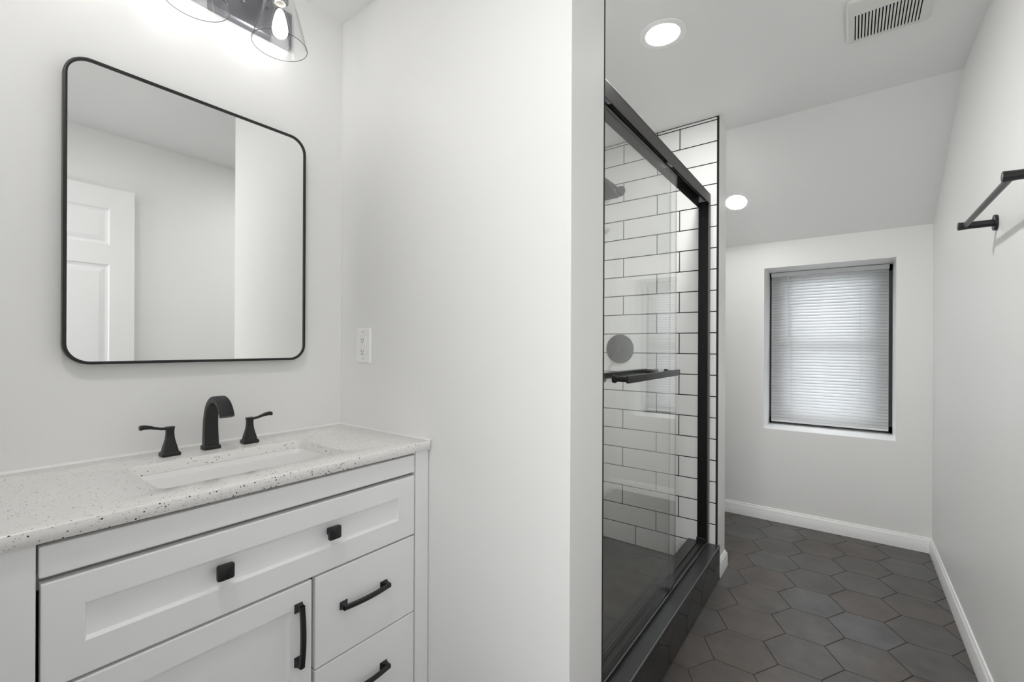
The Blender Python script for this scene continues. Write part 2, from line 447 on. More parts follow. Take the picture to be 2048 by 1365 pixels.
dr = struct('door_1', panel_door(0.340, 0.375, 0.02, 0.79, 0.012, 2.112), M['wood'], label='white six panel door open against the wall, seen in the mirror')
bm = bmesh.new()
lathe(bm, [(0.026, 0.339), (0.026, 0.334), (0.010, 0.331), (0.009, 0.318), (0.020, 0.312), (0.026, 0.303), (0.022, 0.294), (0.004, 0.290)], (0, 0.73, 0.96), 'x', 28)
part('knob', bm, M['black'], dr, 40)
bm = bmesh.new()
for z in (0.25, 1.05, 1.85): tube(bm, (0.357, 0.010, z - 0.045), (0.357, 0.010, z + 0.045), 0.008, 12)
part('hinge', bm, M['black'], dr, 40)

# ================================================================ VANITY
XC = -1.0596; VY0, VY1 = 0.075, 0.9772
van = thing('vanity_cabinet', 'white shaker vanity cabinet with black hardware under the speckled countertop', 'cabinet', (-1.29, 0.5225, 0))
bm = bmesh.new()
XBK = XA + 0.004
box(bm, XBK, XC - 0.02, VY0 + 0.004, VY0 + 0.022, 0.09, 0.894); box(bm, XBK, XC - 0.02, VY1 - 0.022, VY1 - 0.004, 0.09, 0.894)
box(bm, XBK, XBK + 0.012, VY0 + 0.022, VY1 - 0.022, 0.09, 0.894); box(bm, XBK, XC - 0.02, VY0 + 0.022, VY1 - 0.022, 0.09, 0.108)
box(bm, XC - 0.040, XC - 0.020, VY0 + 0.05, VY1 - 0.05, 0.809, 0.8885)
part('carcass', bm, M['cab_in'], van)
bm = bmesh.new(); box(bm, XC - 0.05, XC, VY1 - 0.0512, VY1, 0.0, 0.8945, bev=0.0015); part('corner_post', bm, M['cab'], van)
bm = bmesh.new(); box(bm, XC - 0.05, XC, VY0, VY0 + 0.0477, 0.0, 0.8945, bev=0.0015); part('corner_post', bm, M['cab'], van)
for y0, y1 in ((VY0, VY0 + 0.05), (VY1 - 0.05, VY1)): part('back_foot', B(XBK, XBK + 0.05, y0, y1, 0, 0.09, bev=0.0015), M['cab'], van)
bm = bmesh.new(); box(bm, XC - 0.02, XC - 0.001, 0.1262, 0.9222, 0.8332, 0.8857, bev=0.003, seg=3); part('top_rail', bm, M['cab'], van)
bm = bmesh.new(); box(bm, XC - 0.02, XC - 0.001, 0.1262, 0.9222, 0.092, 0.1225, bev=0.002); part('bottom_rail', bm, M['cab'], van)
def shaker(y0, y1, z0, z1, iy0, iy1, iz0, iz1, dep=0.0085, slope=0.0035):
    bm = bmesh.new(); xf, xb = XC, XC - 0.019; rd = 0.0022
    def rg(a, b, c, d, x): return [(x, a, c), (x, b, c), (x, b, d), (x, a, d)]
    rings = [rg(y0, y1, z0, z1, xb), rg(y0, y1, z0, z1, xf - rd), rg(y0 + rd * .3, y1 - rd * .3, z0 + rd * .3, z1 - rd * .3, xf - rd * .3), rg(y0 + rd, y1 - rd, z0 + rd, z1 - rd, xf),
             rg(iy0, iy1, iz0, iz1, xf), rg(iy0 + slope, iy1 - slope, iz0 + slope + 0.001, iz1 - slope, xf - dep)]
    return loft(bm, rings)
def flat_front(y0, y1, z0, z1):
    return B(XC - 0.019, XC, y0, y1, z0, z1, bev=0.0018, seg=2)
def pull(bm, a, b, thick=0.010, proj=0.028, bow=0.006):
    """arched bar pull from a to b on the cabinet face, with flared feet"""
    a, b = Vector(a), Vector(b); d = (b - a).normalized(); n = Vector((1, 0, 0)); s = d.cross(n)
    L = (b - a).length
    rings = []; K = 14
    for i in range(K + 1):
        t = i / K; p = a + d * (L * t) + n * (proj - 0.009 + bow * math.sin(PI * t))
        hw = thick * (0.55 + 0.05 * math.sin(PI * t)); ht = 0.0042
        rings.append([p + s * hw - n * ht, p + s * hw + n * ht * .6, p + s * hw * .7 + n * ht, p - s * hw * .7 + n * ht, p - s * hw + n * ht * .6, p - s * hw - n * ht])
    loft(bm, rings)
    for q, sg in ((a, 1), (b, -1)):
        rr = []
        for h, wd, ln in ((0.0, 1.0, 0.021), (0.003, 0.98, 0.020), (0.006, 0.82, 0.0155), (0.011, 0.66, 0.0115), (0.0165, 0.60, 0.010), (proj - 0.0065, 0.60, 0.0095)):
            c0 = q - d * sg * 0.0015 * (1 if h < 0.004 else 0) + n * h; c1 = q + d * sg * ln + n * h; hw = thick * wd
            rr.append([c0 + s * hw, c1 + s * hw, c1 - s * hw, c0 - s * hw])
        loft(bm, rr)
    return bm
def knob(bm, y, z):
    box(bm, XC - 0.010, XC + 0.009, y - 0.008, y + 0.008, z - 0.008, z + 0.008, bev=0.001)
    rr = []
    for x, h in ((0.007, 0.0120), (0.010, 0.0158), (0.0165, 0.0165), (0.0195, 0.0155), (0.0215, 0.011), (0.0222, 0.004)):
        rr.append([Vector((XC + x, yy, zz)) for yy, zz in rrect(y, z, h, h, min(0.004, h * .6), 3)])
    return loft(bm, rr)
def front(name, bm): return part(name, bm, M['cab'], van)
d1 = front('drawer', shaker(0.1282, 0.9208, 0.6462, 0.8238, 0.182, 0.861, 0.7045, 0.771))
for y in (0.3965, 0.6465):
    part('knob', knob(bmesh.new(), y, 0.7435), M['black'], d1, 35, 'square black knob')
XP = XC - 0.0085
dd = front('door', shaker(0.1282, 0.5945, 0.126, 0.6405, 0.182, 0.5408, 0.180, 0.5868))
part('handle', pull(bmesh.new(), (XC - 0.0005, 0.5605, 0.4495), (XC - 0.0005, 0.5605, 0.5965)), M['black'], dd, 35, 'upright black bar pull')
for z0, z1, zh in ((0.4125, 0.6412, 0.5400), (0.1790, 0.4087, 0.3105)):
    d2 = front('drawer', flat_front(0.6035, 0.9200, z0, z1))
    part('handle', pull(bmesh.new(), (XC - 0.0005, 0.672, zh), (XC - 0.0005, 0.8175, zh)), M['black'], d2, 35, 'level black bar pull')
front('drawer', flat_front(0.6035, 0.9200, 0.126, 0.1752))

# countertop with undermount cut-out
XF = -1.0476; CY0, CY1 = 0.068, 0.9765; ZB = 0.8952
SX0, SX1, SY0, SY1 = -1.392, -1.135, 0.3085, 0.7365
top = thing('countertop', 'pale quartz countertop with black and grey specks on the white vanity', 'countertop', (-1.29, 0.5225, ZB))
bm = bmesh.new(); n = 6
hole = rrect((SX0 + SX1) / 2, (SY0 + SY1) / 2, (SX1 - SX0) / 2, (SY1 - SY0) / 2, 0.022, n)
outer = rrect((XA + XF) / 2 + 0.0006, (CY0 + CY1) / 2, (XF - XA) / 2 - 0.0006, (CY1 - CY0) / 2, 0.003, n)
def rz(pts, ins, z):
    cx = sum(p[0] for p in pts) / len(pts); cy = sum(p[1] for p in pts) / len(pts)
    hx = max(p[0] for p in pts) - cx; hy = max(p[1] for p in pts) - cy
    return [Vector((cx + (p[0] - cx) * (hx - ins) / hx, cy + (p[1] - cy) * (hy - ins) / hy, z)) for p in pts]
e = 0.0028
loft(bm, [rz(hole, 0, ZB), rz(hole, 0, ZTOP - e), rz(hole, -e * .3, ZTOP - e * .3), rz(hole, -e, ZTOP),
          rz(outer, e, ZTOP), rz(outer, e * .3, ZTOP - e * .3), rz(outer, 0, ZTOP - e), rz(outer, 0, ZB + e * .5), rz(outer, e * .5, ZB), rz(hole, 0, ZB)], True, False)
part('slab', bm, M['quartz'], top, 45)
def bead(p0, p1, dx, dy, parent):
    bm = bmesh.new(); a, b = Vector(p0), Vector(p1); rings = []
    for p in (a, b): rings.append([p, p + Vector((dx, dy, 0)), p + Vector((dx * .45, dy * .45, 0.0022)), p + Vector((0, 0, 0.0055))])
    loft(bm, rings); part('caulk_line', bm, M['caulk'], parent, label='white caulk line')
bead((XA + 0.0002, CY0, ZTOP), (XA + 0.0002, YB - 0.0002, ZTOP + 0.0001), 0.006, 0, wl)
bead((XA + 0.0002, YB - 0.0002, ZTOP), (XF - 0.002, YB - 0.0002, ZTOP + 0.0001), 0, -0.0055, wp)

# sink
snk = thing('sink', 'white rectangular undermount sink set into the speckled countertop', 'sink', ((SX0 + SX1) / 2, (SY0 + SY1) / 2, 0.77))
bm = bmesh.new()
big = [(p[0], p[1]) for p in rrect((SX0 + SX1) / 2, (SY0 + SY1) / 2, (SX1 - SX0) / 2 + 0.022, (SY1 - SY0) / 2 + 0.022, 0.03, n)]
zf = ZB - 0.0004; cx_, cy_ = (SX0 + SX1) / 2, (SY0 + SY1) / 2; hx_, hy_ = (SX1 - SX0) / 2, (SY1 - SY0) / 2
def br(ix, iy, z, rad=0.021): return [Vector((x, y, z)) for x, y in rrect(cx_, cy_, hx_ - ix, hy_ - iy, rad, n)]
ins = [br(0, 0, zf), br(0.0012, 0.003, zf - 0.003), br(0.004, 0.058, 0.815, 0.010), br(0.008, 0.066, 0.804, 0.012), br(0.018, 0.074, 0.798, 0.014), br(0.036, 0.086, 0.795, 0.016), br(0.060, 0.110, 0.793, 0.016), br(0.100, 0.17, 0.7915, 0.012)]
loft(bm, [br(-0.022, -0.022, zf - 0.012), br(-0.022, -0.022, zf)] + ins, True, False)
bm.faces.new([bm.verts.new(p) for p in ins[-1]])
loft(bm, [br(-0.022, -0.022, zf - 0.012), br(-0.010, -0.010, zf - 0.014), br(-0.004, 0.050, 0.808, 0.012), br(0.020, 0.070, 0.784, 0.016), br(0.060, 0.11, 0.7815, 0.016)], True, True)
part('basin', bm, M['porc'], snk, 50)
bm = bmesh.new(); lathe(bm, [(0.002, 0.7925), (0.018, 0.7932), (0.022, 0.7940), (0.022, 0.7900)], ((SX0 + SX1) / 2 - 0.02, (SY0 + SY1) / 2, 0), 'z', 28)
part('drain', bm, M['black'], snk, 40)

# faucet: spout and two lever handles
fau = thing('faucet', 'matte black widespread faucet with two levers standing behind the sink', 'faucet', (-1.467, 0.5185, ZTOP))
def sq(cx, cy, hx, hy, z, rad=0.003): return [Vector((x, y, z)) for x, y in rrect(cx, cy, hx, hy, min(rad, hx * .5, hy * .5), 3)]
def spout():
    bm = bmesh.new(); yc = 0.5165
    P = [(-1.4675, 0.930, 0.0145, 0.0180), (-1.4690, 0.950, 0.0140, 0.0175), (-1.4695, 0.975, 0.0130, 0.0170), (-1.4685, 1.000, 0.0120, 0.0166), (-1.4645, 1.021, 0.0110, 0.0164),
         (-1.4560, 1.0400, 0.0103, 0.0164), (-1.4430, 1.0550, 0.0097, 0.0164), (-1.4260, 1.0640, 0.0096, 0.0164), (-1.4080, 1.0662, 0.0096, 0.0165), (-1.3895, 1.0615, 0.0096, 0.0167),
         (-1.3740, 1.0515, 0.0090, 0.0169), (-1.3630, 1.0380, 0.0088, 0.0171), (-1.3560, 1.0230, 0.0086, 0.0172)]
    def cr(p, q, r_, s_, t): return tuple(0.5 * (2 * q[k] + (r_[k] - p[k]) * t + (2 * p[k] - 5 * q[k] + 4 * r_[k] - s_[k]) * t * t + (3 * q[k] - p[k] - 3 * r_[k] + s_[k]) * t ** 3) for k in range(4))
    Q = []
    for i in range(len(P) - 1):
        for j in range(4): Q.append(cr(P[max(i - 1, 0)], P[i], P[i + 1], P[min(i + 2, len(P) - 1)], j / 4))
    P = Q + [P[-1]]
    rings = []
    for i, (x, z, t, hw) in enumerate(P):
        a, b = P[max(i - 1, 0)], P[min(i + 1, len(P) - 1)]
        d = Vector((b[0] - a[0], 0, b[1] - a[1])).normalized()
        if i == 0: d = Vector((0, 0, 1))
        nrm = Vector((d.z, 0, -d.x)); c = Vector((x, yc, z))
        rings.append([c + nrm * p + Vector((0, q, 0)) for p, q in rrect(0, 0, t, hw, 0.0045, 4)])
    return loft(bm, rings)
sp = part('spout', spout(), M['black'], fau, 35)
bm = bmesh.new()
loft(bm, [sq(-1.4670, 0.5165, 0.0175, 0.0208, ZTOP), sq(-1.4670, 0.5165, 0.0178, 0.0210, ZTOP + 0.004), sq(-1.4670, 0.5165, 0.0178, 0.0210, ZTOP + 0.008), sq(-1.4670, 0.5165, 0.0158, 0.0190, ZTOP + 0.0112)])
part('spout_base', bm, M['black'], sp, 35)
for yc, sg in ((0.418, -1), (0.6195, 1)):
    xc = -1.463
    bm = bmesh.new()
    loft(bm, [sq(xc, yc, h, h * 1.12, z) for z, h in ((0.9315, 0.0152), (0.937, 0.0144), (0.945, 0.0130), (0.955, 0.0108), (0.966, 0.0090), (0.977, 0.0080), (0.986, 0.0078), (0.9925, 0.0083), (0.9975, 0.0092), (0.9985, 0.0086))])
    hd = part('handle', bm, M['black'], fau, 35)
    bm = bmesh.new()
    loft(bm, [sq(xc, yc, 0.0175, 0.0208, ZTOP), sq(xc, yc, 0.0180, 0.0212, ZTOP + 0.004), sq(xc, yc, 0.0180, 0.0212, ZTOP + 0.0075), sq(xc, yc, 0.0163, 0.0184, ZTOP + 0.0108)])
    part('handle_base', bm, M['black'], hd, 35)
    bm = bmesh.new(); rings = []
    for t, z, hx, hz in ((0.0, 0.9945, 0.0078, 0.0036), (0.010, 0.9943, 0.0070, 0.0034), (0.020, 0.9952, 0.0055, 0.0033), (0.032, 0.9985, 0.0052, 0.0038), (0.044, 1.0022, 0.0060, 0.0047), (0.055, 1.0040, 0.0068, 0.0056), (0.0630, 1.0032, 0.0070, 0.0060), (0.0655, 1.0028, 0.0060, 0.0050)):
        rings.append([Vector((xc + a, yc + sg * t, z + b)) for a, b in rrect(0, 0, hx, hz, 0.0024, 3)])
    part('lever', loft(bm, rings), M['black'], hd, 35)

# ================================================================ MIRROR
mir = thing('mirror', 'rounded rectangular mirror in a thin black frame above the vanity', 'mirror', (XA, 0.5205, 1.5507))
MY, MZ, HY, HZ = 0.5208, 1.5508, 0.3027, 0.3822
def mring(ins, x, rad=0.052): return [Vector((x, y, z)) for y, z in rrect(MY, MZ, HY - ins, HZ - ins, rad - ins, 10)]
bm = bmesh.new()
loft(bm, [mring(0.004, XA + 0.0005), mring(0.004, XA + 0.010), mring(0, XA + 0.0105), mring(0, -1.5185), mring(0.0008, -1.518), mring(0.0066, -1.518), mring(0.0074, -1.5186), mring(0.0074, XA + 0.0005), mring(0.004, XA + 0.0005)], True, False)
part('frame', bm, M['black'], mir, 40)
bm = bmesh.new(); loft(bm, [mring(0.0072, XA + 0.012), mring(0.0072, -1.5215)])
part('mirror_glass', bm, M['mirror'], mir)

# ================================================================ VANITY LIGHT
vl = thing('vanity_light', 'gunmetal bar light with clear glass cone shades above the mirror', 'wall lamp', (XA, 0.46, 2.287))
bm = bmesh.new()
def pr_(h, x): return [Vector((x, y, z)) for y, z in rrect(0.46, 2.2875, 0.3155 - h, 0.0590 - h, 0.002, 2)]
loft(bm, [pr_(0, XA + 0.0005), pr_(0, -1.5265), pr_(0.0035, -1.5235), pr_(0.006, -1.523), pr_(0.0075, -1.5245)])
part('back_plate', bm, M['gun'], vl, 30)
for y in (0.348, 0.572):
    bm = bmesh.new(); lathe(bm, [(0.0042, -1.5245), (0.0042, -1.515), (0.0052, -1.514), (0.0052, -1.509), (0.003, -1.507)], (0, y + 0.045, 2.291), 'x', 14); part('thumb_screw', bm, M['gun'], vl, 40)
LX = -1.418
for y in (0.236, 0.46, 0.684):
    bm = bmesh.new()
    tube(bm, (-1.5245, y, 2.335), (-1.512, y, 2.335), 0.022, 24)
    path_tube(bm, [(-1.515, y, 2.335), (-1.46, y, 2.335), (-1.436, y, 2.335), (-1.424, y, 2.340), (LX, y, 2.352)][:3] + [(LX, y, 2.335)], 0.008, 14)
    part('arm', bm, M['gun'], vl, 40)
    bm = bmesh.new()
    lathe(bm, [(0.004, 2.352), (0.030, 2.350), (0.036, 2.343), (0.036, 2.330), (0.0235, 2.327), (0.0235, 2.286), (0.0165, 2.284), (0.0165, 2.300), (0.003, 2.300)], (LX, y, 0), 'z', 32)
    sk = part('socket', bm, M['gun'], vl, 35)
    bm = bmesh.new(); lathe(bm, [(0.0160, 2.296), (0.0160, 2.279), (0.0135, 2.277), (0.0125, 2.283), (0.0125, 2.296)], (LX, y, 0), 'z', 24); part('socket_ring', bm, M['ivory'], sk, 40)
    bm = bmesh.new(); t = 0.0022
    prof = [(0.0335, 2.327), (0.0365, 2.309), (0.078, 2.152), (0.0783, 2.150), (0.0781, 2.1485), (0.078 - t, 2.1485), (0.078 - t, 2.152), (0.0365 - t, 2.309), (0.0335 - t, 2.327)]
    lathe(bm, prof, (LX, y, 0), 'z', 64, closed_prof=True); shd = part('shade', bm, M['shade'], vl, 40, 'clear glass cone shade')
    bm = bmesh.new(); lathe(bm, [(0.0772 + 0.0009 * math.cos(a * PI / 4), 2.1480 + 0.0009 * math.sin(a * PI / 4)) for a in range(8)], (LX, y, 0), 'z', 64, closed_prof=True); part('rim', bm, M['rim'], shd, 60, 'dark line painted for refraction at the glass edge')
    bm = bmesh.new()
    prof = [(0.0002, 2.1630), (0.008, 2.1640), (0.016, 2.1675), (0.0235, 2.1745), (0.0285, 2.1845), (0.0302, 2.1960), (0.0290, 2.2095), (0.0252, 2.2270), (0.0205, 2.2445), (0.0165, 2.2600), (0.0135, 2.2720), (0.0128, 2.2830)]
    lathe(bm, prof, (LX, y, 0), 'z', 36); bl = part('bulb', bm, M['shade'], vl, 60)
    bm = bmesh.new()
    lathe(bm, [(0.0005, 2.1740), (0.012, 2.1775), (0.0200, 2.1860), (0.0225, 2.1970), (0.0205, 2.2140), (0.0165, 2.2340), (0.0120, 2.2500), (0.0060, 2.2600), (0.0005, 2.2610)], (LX, y, 0), 'z', 24); part('filament', bm, M['filament'], bl, 60)

# ================================================================ OUTLET
out = thing('outlet', 'white wall outlet with cover plate on the wall right of the mirror', 'outlet', (-1.3995, YB, 1.2187))
OX, OZ = -1.4000, 1.2190
bm = bmesh.new()
def orr(hx, hz, y, rad=0.003): return [Vector((x, y, z)) for x, z in rrect(OX, OZ, hx, hz, rad, 3)]
loft(bm, [orr(0.041, 0.0630, YB - 0.0003), orr(0.041, 0.0630, YB - 0.0025), orr(0.0365, 0.0585, YB - 0.0065), orr(0.0175, 0.0345, YB - 0.0070, 0.001), orr(0.0175, 0.0345, YB - 0.004, 0.001)])
part('cover_plate', bm, M['plate'], out)
bm = B(OX - 0.0168, OX + 0.0168, YB - 0.0086, YB - 0.004, OZ - 0.0335, OZ + 0.0335, bev=0.001); rc = part('receptacle', bm, M['plate'], out)
for s in (1, -1):
    zc = OZ + s * 0.0205
    part('blade_slot', B(OX - 0.0075, OX - 0.0058, YB - 0.0089, YB - 0.0080, zc - 0.003, zc + 0.0055), M['slot'], rc)
    part('blade_slot', B(OX + 0.0052, OX + 0.0070, YB - 0.0089, YB - 0.0080, zc - 0.002, zc + 0.0045), M['slot'], rc)
    part('ground_slot', tube(bmesh.new(), (OX, YB - 0.0089, zc - 0.0085), (OX, YB - 0.0080, zc - 0.0085), 0.0026, 12), M['slot'], rc)
bm = bmesh.new()
for z in (0.0045, -0.0045): box(bm, OX - 0.006, OX + 0.006, YB - 0.0096, YB - 0.0080, OZ + z - 0.003, OZ + z + 0.003, bev=0.0005)
part('test_button', bm, M['plate'], rc)
for s in (1, -1):
    bm = bmesh.new(); lathe(bm, [(0.0005, YB - 0.0077), (0.002, YB - 0.0076), (0.0026, YB - 0.0066), (0.0026, YB - 0.005)], (OX, 0, OZ + s * 0.0485), 'y', 12); part('screw', bm, M['chrome'], out)

# ================================================================ SHOWER
ZK = 0.174
pan = thing('shower_pan', 'dark slate shower floor behind the glass panels', 'shower floor', (-1.1, 1.86, 0.0))
part('base', B(XA + 0.010, -0.702, YB2 + 0.010, YT - 0.001, 0.001, 0.0500), M['slate'], pan)
curb = thing('shower_curb', 'black tiled shower curb under the sliding glass panels', 'curb', (-0.62, 1.86, 0.0))
part('core', B(-0.7005, -0.549, YB2 + 0.011, YT - 0.001, 0.001, 0.158), M['grout'], curb)
bm = bmesh.new(); box(bm, -0.702, -0.5435, YB2 + 0.0105, YT - 0.0005, 0.158, ZK, bev=0.0012)
box(bm, XT + 0.0005, -0.5435, YT - 0.002, YT + 0.0065, 0.158, ZK, bev=0.0012)
part('threshold', bm, M['sill'], curb)
part('edge_trim', B(-0.5450, -0.5428, YB2 + 0.0105, YT + 0.0066, ZK - 0.0012, ZK + 0.0006, bev=0.0004), M['trimline'], curb, label='thin metal edge line, pale to widen the bevel highlight')  # steel strip whose pale colour widens the curb bevel highlight
bm = bmesh.new(); cs = []
box(bm, -0.5485, -0.5462, YB2 + 0.0105, YT + 0.006, 0.001, 0.158, mi=1)
for q in range(-4, 5):
    cs.append((1.8476 + 0.2355 * q, 0.014)); cs.append((1.8476 + 0.11775 + 0.2355 * q, 0.014 + 1.5 * HS))
hex_tiles(bm, cs, HS - 0.0019, False, (YB2 + 0.0108, YT + 0.0055, 0.002, 0.157), lambda a, b, h: (-0.5462 + h, a, b))
part('face_tiles', bm, [M['hexcurb'], M['sgrout']], curb)

# fixed metal frame: header, jambs and bottom track
fr = thing('shower_door', 'sliding clear glass shower door in a black metal frame on the curb', 'shower door', (-0.62, 1.86, ZK))
YA0, YA1 = YB2 + 0.0098, YT - 0.0012
bm = bmesh.new()
box(bm, -0.5985, -0.5955, YA0, YA1, 1.9775, 2.031, bev=0.0006)
box(bm, -0.6580, -0.6550, YA0, YA1, 1.9700, 2.031, bev=0.0006)
box(bm, -0.6580, -0.5955, YA0, YA1, 2.027, 2.031, bev=0.0006)
box(bm, -0.6240, -0.6215, YA0, YA1, 2.000, 2.028)
part('header', bm, M['bronze'], fr)
for y0, y1 in ((YA1 - 0.026, YA1), (YA0, YA0 + 0.010)):
    bm = bmesh.new(); box(bm, -0.6505, -0.6023, y0, y1, ZK + 0.0005, 1.990, bev=0.0008)
    jb = part('jamb', bm, M['jamb'], fr)
    part('jamb_flange', B(-0.6020, -0.5950, y0 + 0.001, y1, ZK + 0.0005, 1.977, bev=0.0008), M['bronze_hi'], jb, label='grey metal edge strip')
bm = bmesh.new()
for z in (0.24, 0.62, 1.22, 1.90): lathe(bm, [(0.0005, YA1 - 0.0285), (0.003, YA1 - 0.0283), (0.0042, YA1 - 0.0262), (0.0042, YA1 - 0.025)], (-0.626, 0, z), 'y', 12)
part('jamb_screw', bm, M['black'], fr, 40)
bm = bmesh.new(); box(bm, -0.6520, -0.6050, YA1 - 0.040, YA1 - 0.0265, ZK + 0.0005, 0.206, bev=0.003)
part('bumper', bm, M['black'], fr)
bm = bmesh.new(); xb = -0.6475
box(bm, xb, -0.5985, YA0 + 0.0105, YA1 - 0.041, ZK + 0.0003, ZK + 0.003)
for x in (-0.6005, -0.6205, xb): box(bm, x, x + 0.0018, YA0 + 0.0105, YA1 - 0.041, ZK + 0.0003, ZK + (0.013 if x > -0.61 else 0.010), bev=0.0004)
part('bottom_track', bm, M['bronze'], fr)
part('track_edge', B(-0.6006, -0.5986, YA0 + 0.0105, YA1 - 0.041, ZK + 0.0131, ZK + 0.0142), M['trimline'], fr, label='thin bright edge of the bottom track')
bm = bmesh.new(); box(bm, -0.5985, -0.5972, YA0 + 0.0105, YA1 - 0.041, ZK + 0.0003, ZK + 0.0115)
part('track_lip', bm, M['black'], fr)

def glass_panel(x, y0, y1, side, label):
    bm = B(x - 0.003, x + 0.003, y0, y1, 0.193, 1.995)
    bm.normal_update()
    for fc in bm.faces: fc.material_index = 0 if abs(fc.normal.x) > 0.5 else 1
    t = part('glass_panel', bm, [M['glass'], M['edge']], fr, label=label)
    for y in (y0 + 0.09, y1 - 0.09):
        bm = bmesh.new(); box(bm, x - 0.006, x + 0.006, y - 0.028, y + 0.028, 1.984, 2.006, bev=0.002); tube(bm, (x - 0.0055, y, 2.009), (x + 0.0055, y, 2.009), 0.011, 20)
        part('roller', bm, M['gun'], t, 40)
    bm = bmesh.new(); hb = 0.0115; xb = x + side * 0.056; zb = 1.1155
    ya, yb = 1.337, 1.862
    box(bm, xb - 0.0055, xb + 0.0055, ya, yb, zb - hb, zb + hb, bev=0.0015)
    part('towel_rail', bm, M['black'], t, 30, 'square black rail across the glass')
    for y in (ya + 0.012, yb - 0.012):
        bm = bmesh.new()
        tube(bm, (x + side * 0.0035, y, zb), (xb - side * 0.005, y, zb), 0.0085, 20)
        tube(bm, (x + side * 0.0032, y, zb), (x + side * 0.012, y, zb), 0.0135, 24); tube(bm, (x + side * 0.012, y, zb), (x + side * 0.015, y, zb), 0.0135, 24, 0.009)
        part('rail_post', bm, M['black'], t, 40)
    return t
glass_panel(-0.609, YA0 + 0.030, 2.005, 1, 'clear glass panel on the room side')
glass_panel(-0.6325, YA0 + 0.020, 1.997, -1, 'clear glass panel on the shower side')
bm = B(-0.6185, -0.5995, 1.915, 1.955, ZK + 0.0035, ZK + 0.030, bev=0.002)
box(bm, -0.6395, -0.6225, 1.915, 1.955, ZK + 0.0035, ZK + 0.024, bev=0.002)
part('panel_guide', bm, M['bronze'], fr)

# shower head and valve on the tiled wall
sh = thing('overhead_shower', 'square black shower head on an arm from the tiled wall', 'shower head', (-1.105, YT, 2.150))
bm = bmesh.new(); lathe(bm, [(0.031, YT - 0.0008), (0.031, YT - 0.004), (0.022, YT - 0.010), (0.010, YT - 0.013), (0.0095, YT - 0.02)], (-1.105, 0, 2.150), 'y', 32); part('flange', bm, M['black'], sh, 40)
bm = bmesh.new(); path_tube(bm, [(-1.105, YT - 0.006, 2.150), (-1.105, YT - 0.12, 2.156), (-1.105, YT - 0.22, 2.157), (-1.105, YT - 0.245, 2.148), (-1.105, YT - 0.258, 2.125), (-1.105, YT - 0.262, 2.105)], 0.0105, 18); part('arm', bm, M['black'], sh, 50)
bm = box(bmesh.new(), -0.075, 0.075, -0.075, 0.075, -0.007, 0.007, bev=0.003); tube(bm, (0, 0, 0.005), (0, 0, 0.028), 0.020, 24, 0.014)
bmesh.ops.rotate(bm, verts=bm.verts, cent=(0, 0, 0), matrix=Matrix.Rotation(math.radians(-16), 3, 'X')); bmesh.ops.translate(bm, verts=bm.verts, vec=(-1.105, YT - 0.262, 2.073))
hd = part('spray_plate', bm, M['black'], sh, 35)
va = thing('shower_valve', 'round black shower valve plate on the white tile behind the glass', 'shower valve', (-1.104, YT, 1.2045))
bm = bmesh.new(); lathe(bm, [(0.086, YT - 0.0008), (0.0865, YT - 0.004), (0.083, YT - 0.009), (0.060, YT - 0.0115), (0.030, YT - 0.0125), (0.027, YT - 0.040), (0.024, YT - 0.046), (0.001, YT - 0.047)], (-1.104, 0, 1.2045), 'y', 48); part('trim_plate', bm, M['black'], va, 40)
bm = bmesh.new(); tube(bm, (-1.104, YT - 0.036, 1.2045), (-1.150, YT - 0.044, 1.150), 0.0075, 16, 0.006); part('lever', bm, M['black'], va, 40)

# ================================================================ CEILING FITTINGS
def recessed(loc, rot, power, label):
    t = thing('recessed_light', label, 'ceiling light', loc); t.rotation_euler = rot
    bm = bmesh.new(); lathe(bm, [(0.0625, 0.0), (0.0635, -0.003), (0.083, -0.0045), (0.0875, -0.003), (0.088, -0.0003), (0.0625, -0.0003)], (0, 0, 0), 'z', 56, closed_prof=True); link('trim_ring', bm, M['trim'], t, 40)
    bm = bmesh.new(); lathe(bm, [(0.0630, -0.0005), (0.0630, -0.0022), (0.05, -0.003), (0.0008, -0.0034)], (0, 0, 0), 'z', 48); link('diffuser', bm, emit('led_diffuser', (1, 0.99, 0.975), power), t, 40)
    return t
recessed((-0.589, 1.757, ZC - 0.0003), (0, 0, 0), P_HALL, 'glowing round recessed light in the flat ceiling above the shower curb')
SL = math.atan2(ZC - ZF, YF - YFOLD); yl = 3.245
recessed((-0.600, yl, ZC - (yl - YFOLD) * math.tan(SL) - 0.0004), (-SL, 0, 0), P_SLOPE, 'glowing round recessed light in the sloping ceiling, partly behind the shower wall')
recessed((-0.62, 0.09, ZC - 0.0003), (0, 0, 0), P_FILL, 'unseen round recessed light added as fill by the doorway')  # unseen lamp, added to brighten the vanity wall and counter

ve = thing('ceiling_vent', 'white slotted exhaust fan grille on the flat ceiling', 'vent', (0.105, 2.11, ZC))
VX0, VX1, VYa, VYb = -0.017, 0.232, 1.975, 2.243
bm = bmesh.new(); nsl = 20
def vr(ins, z, rad): return [Vector((x, y, z)) for x, y in rrect((VX0 + VX1) / 2, (VYa + VYb) / 2, (VX1 - VX0) / 2 - ins, (VYb - VYa) / 2 - ins, rad, 5)]
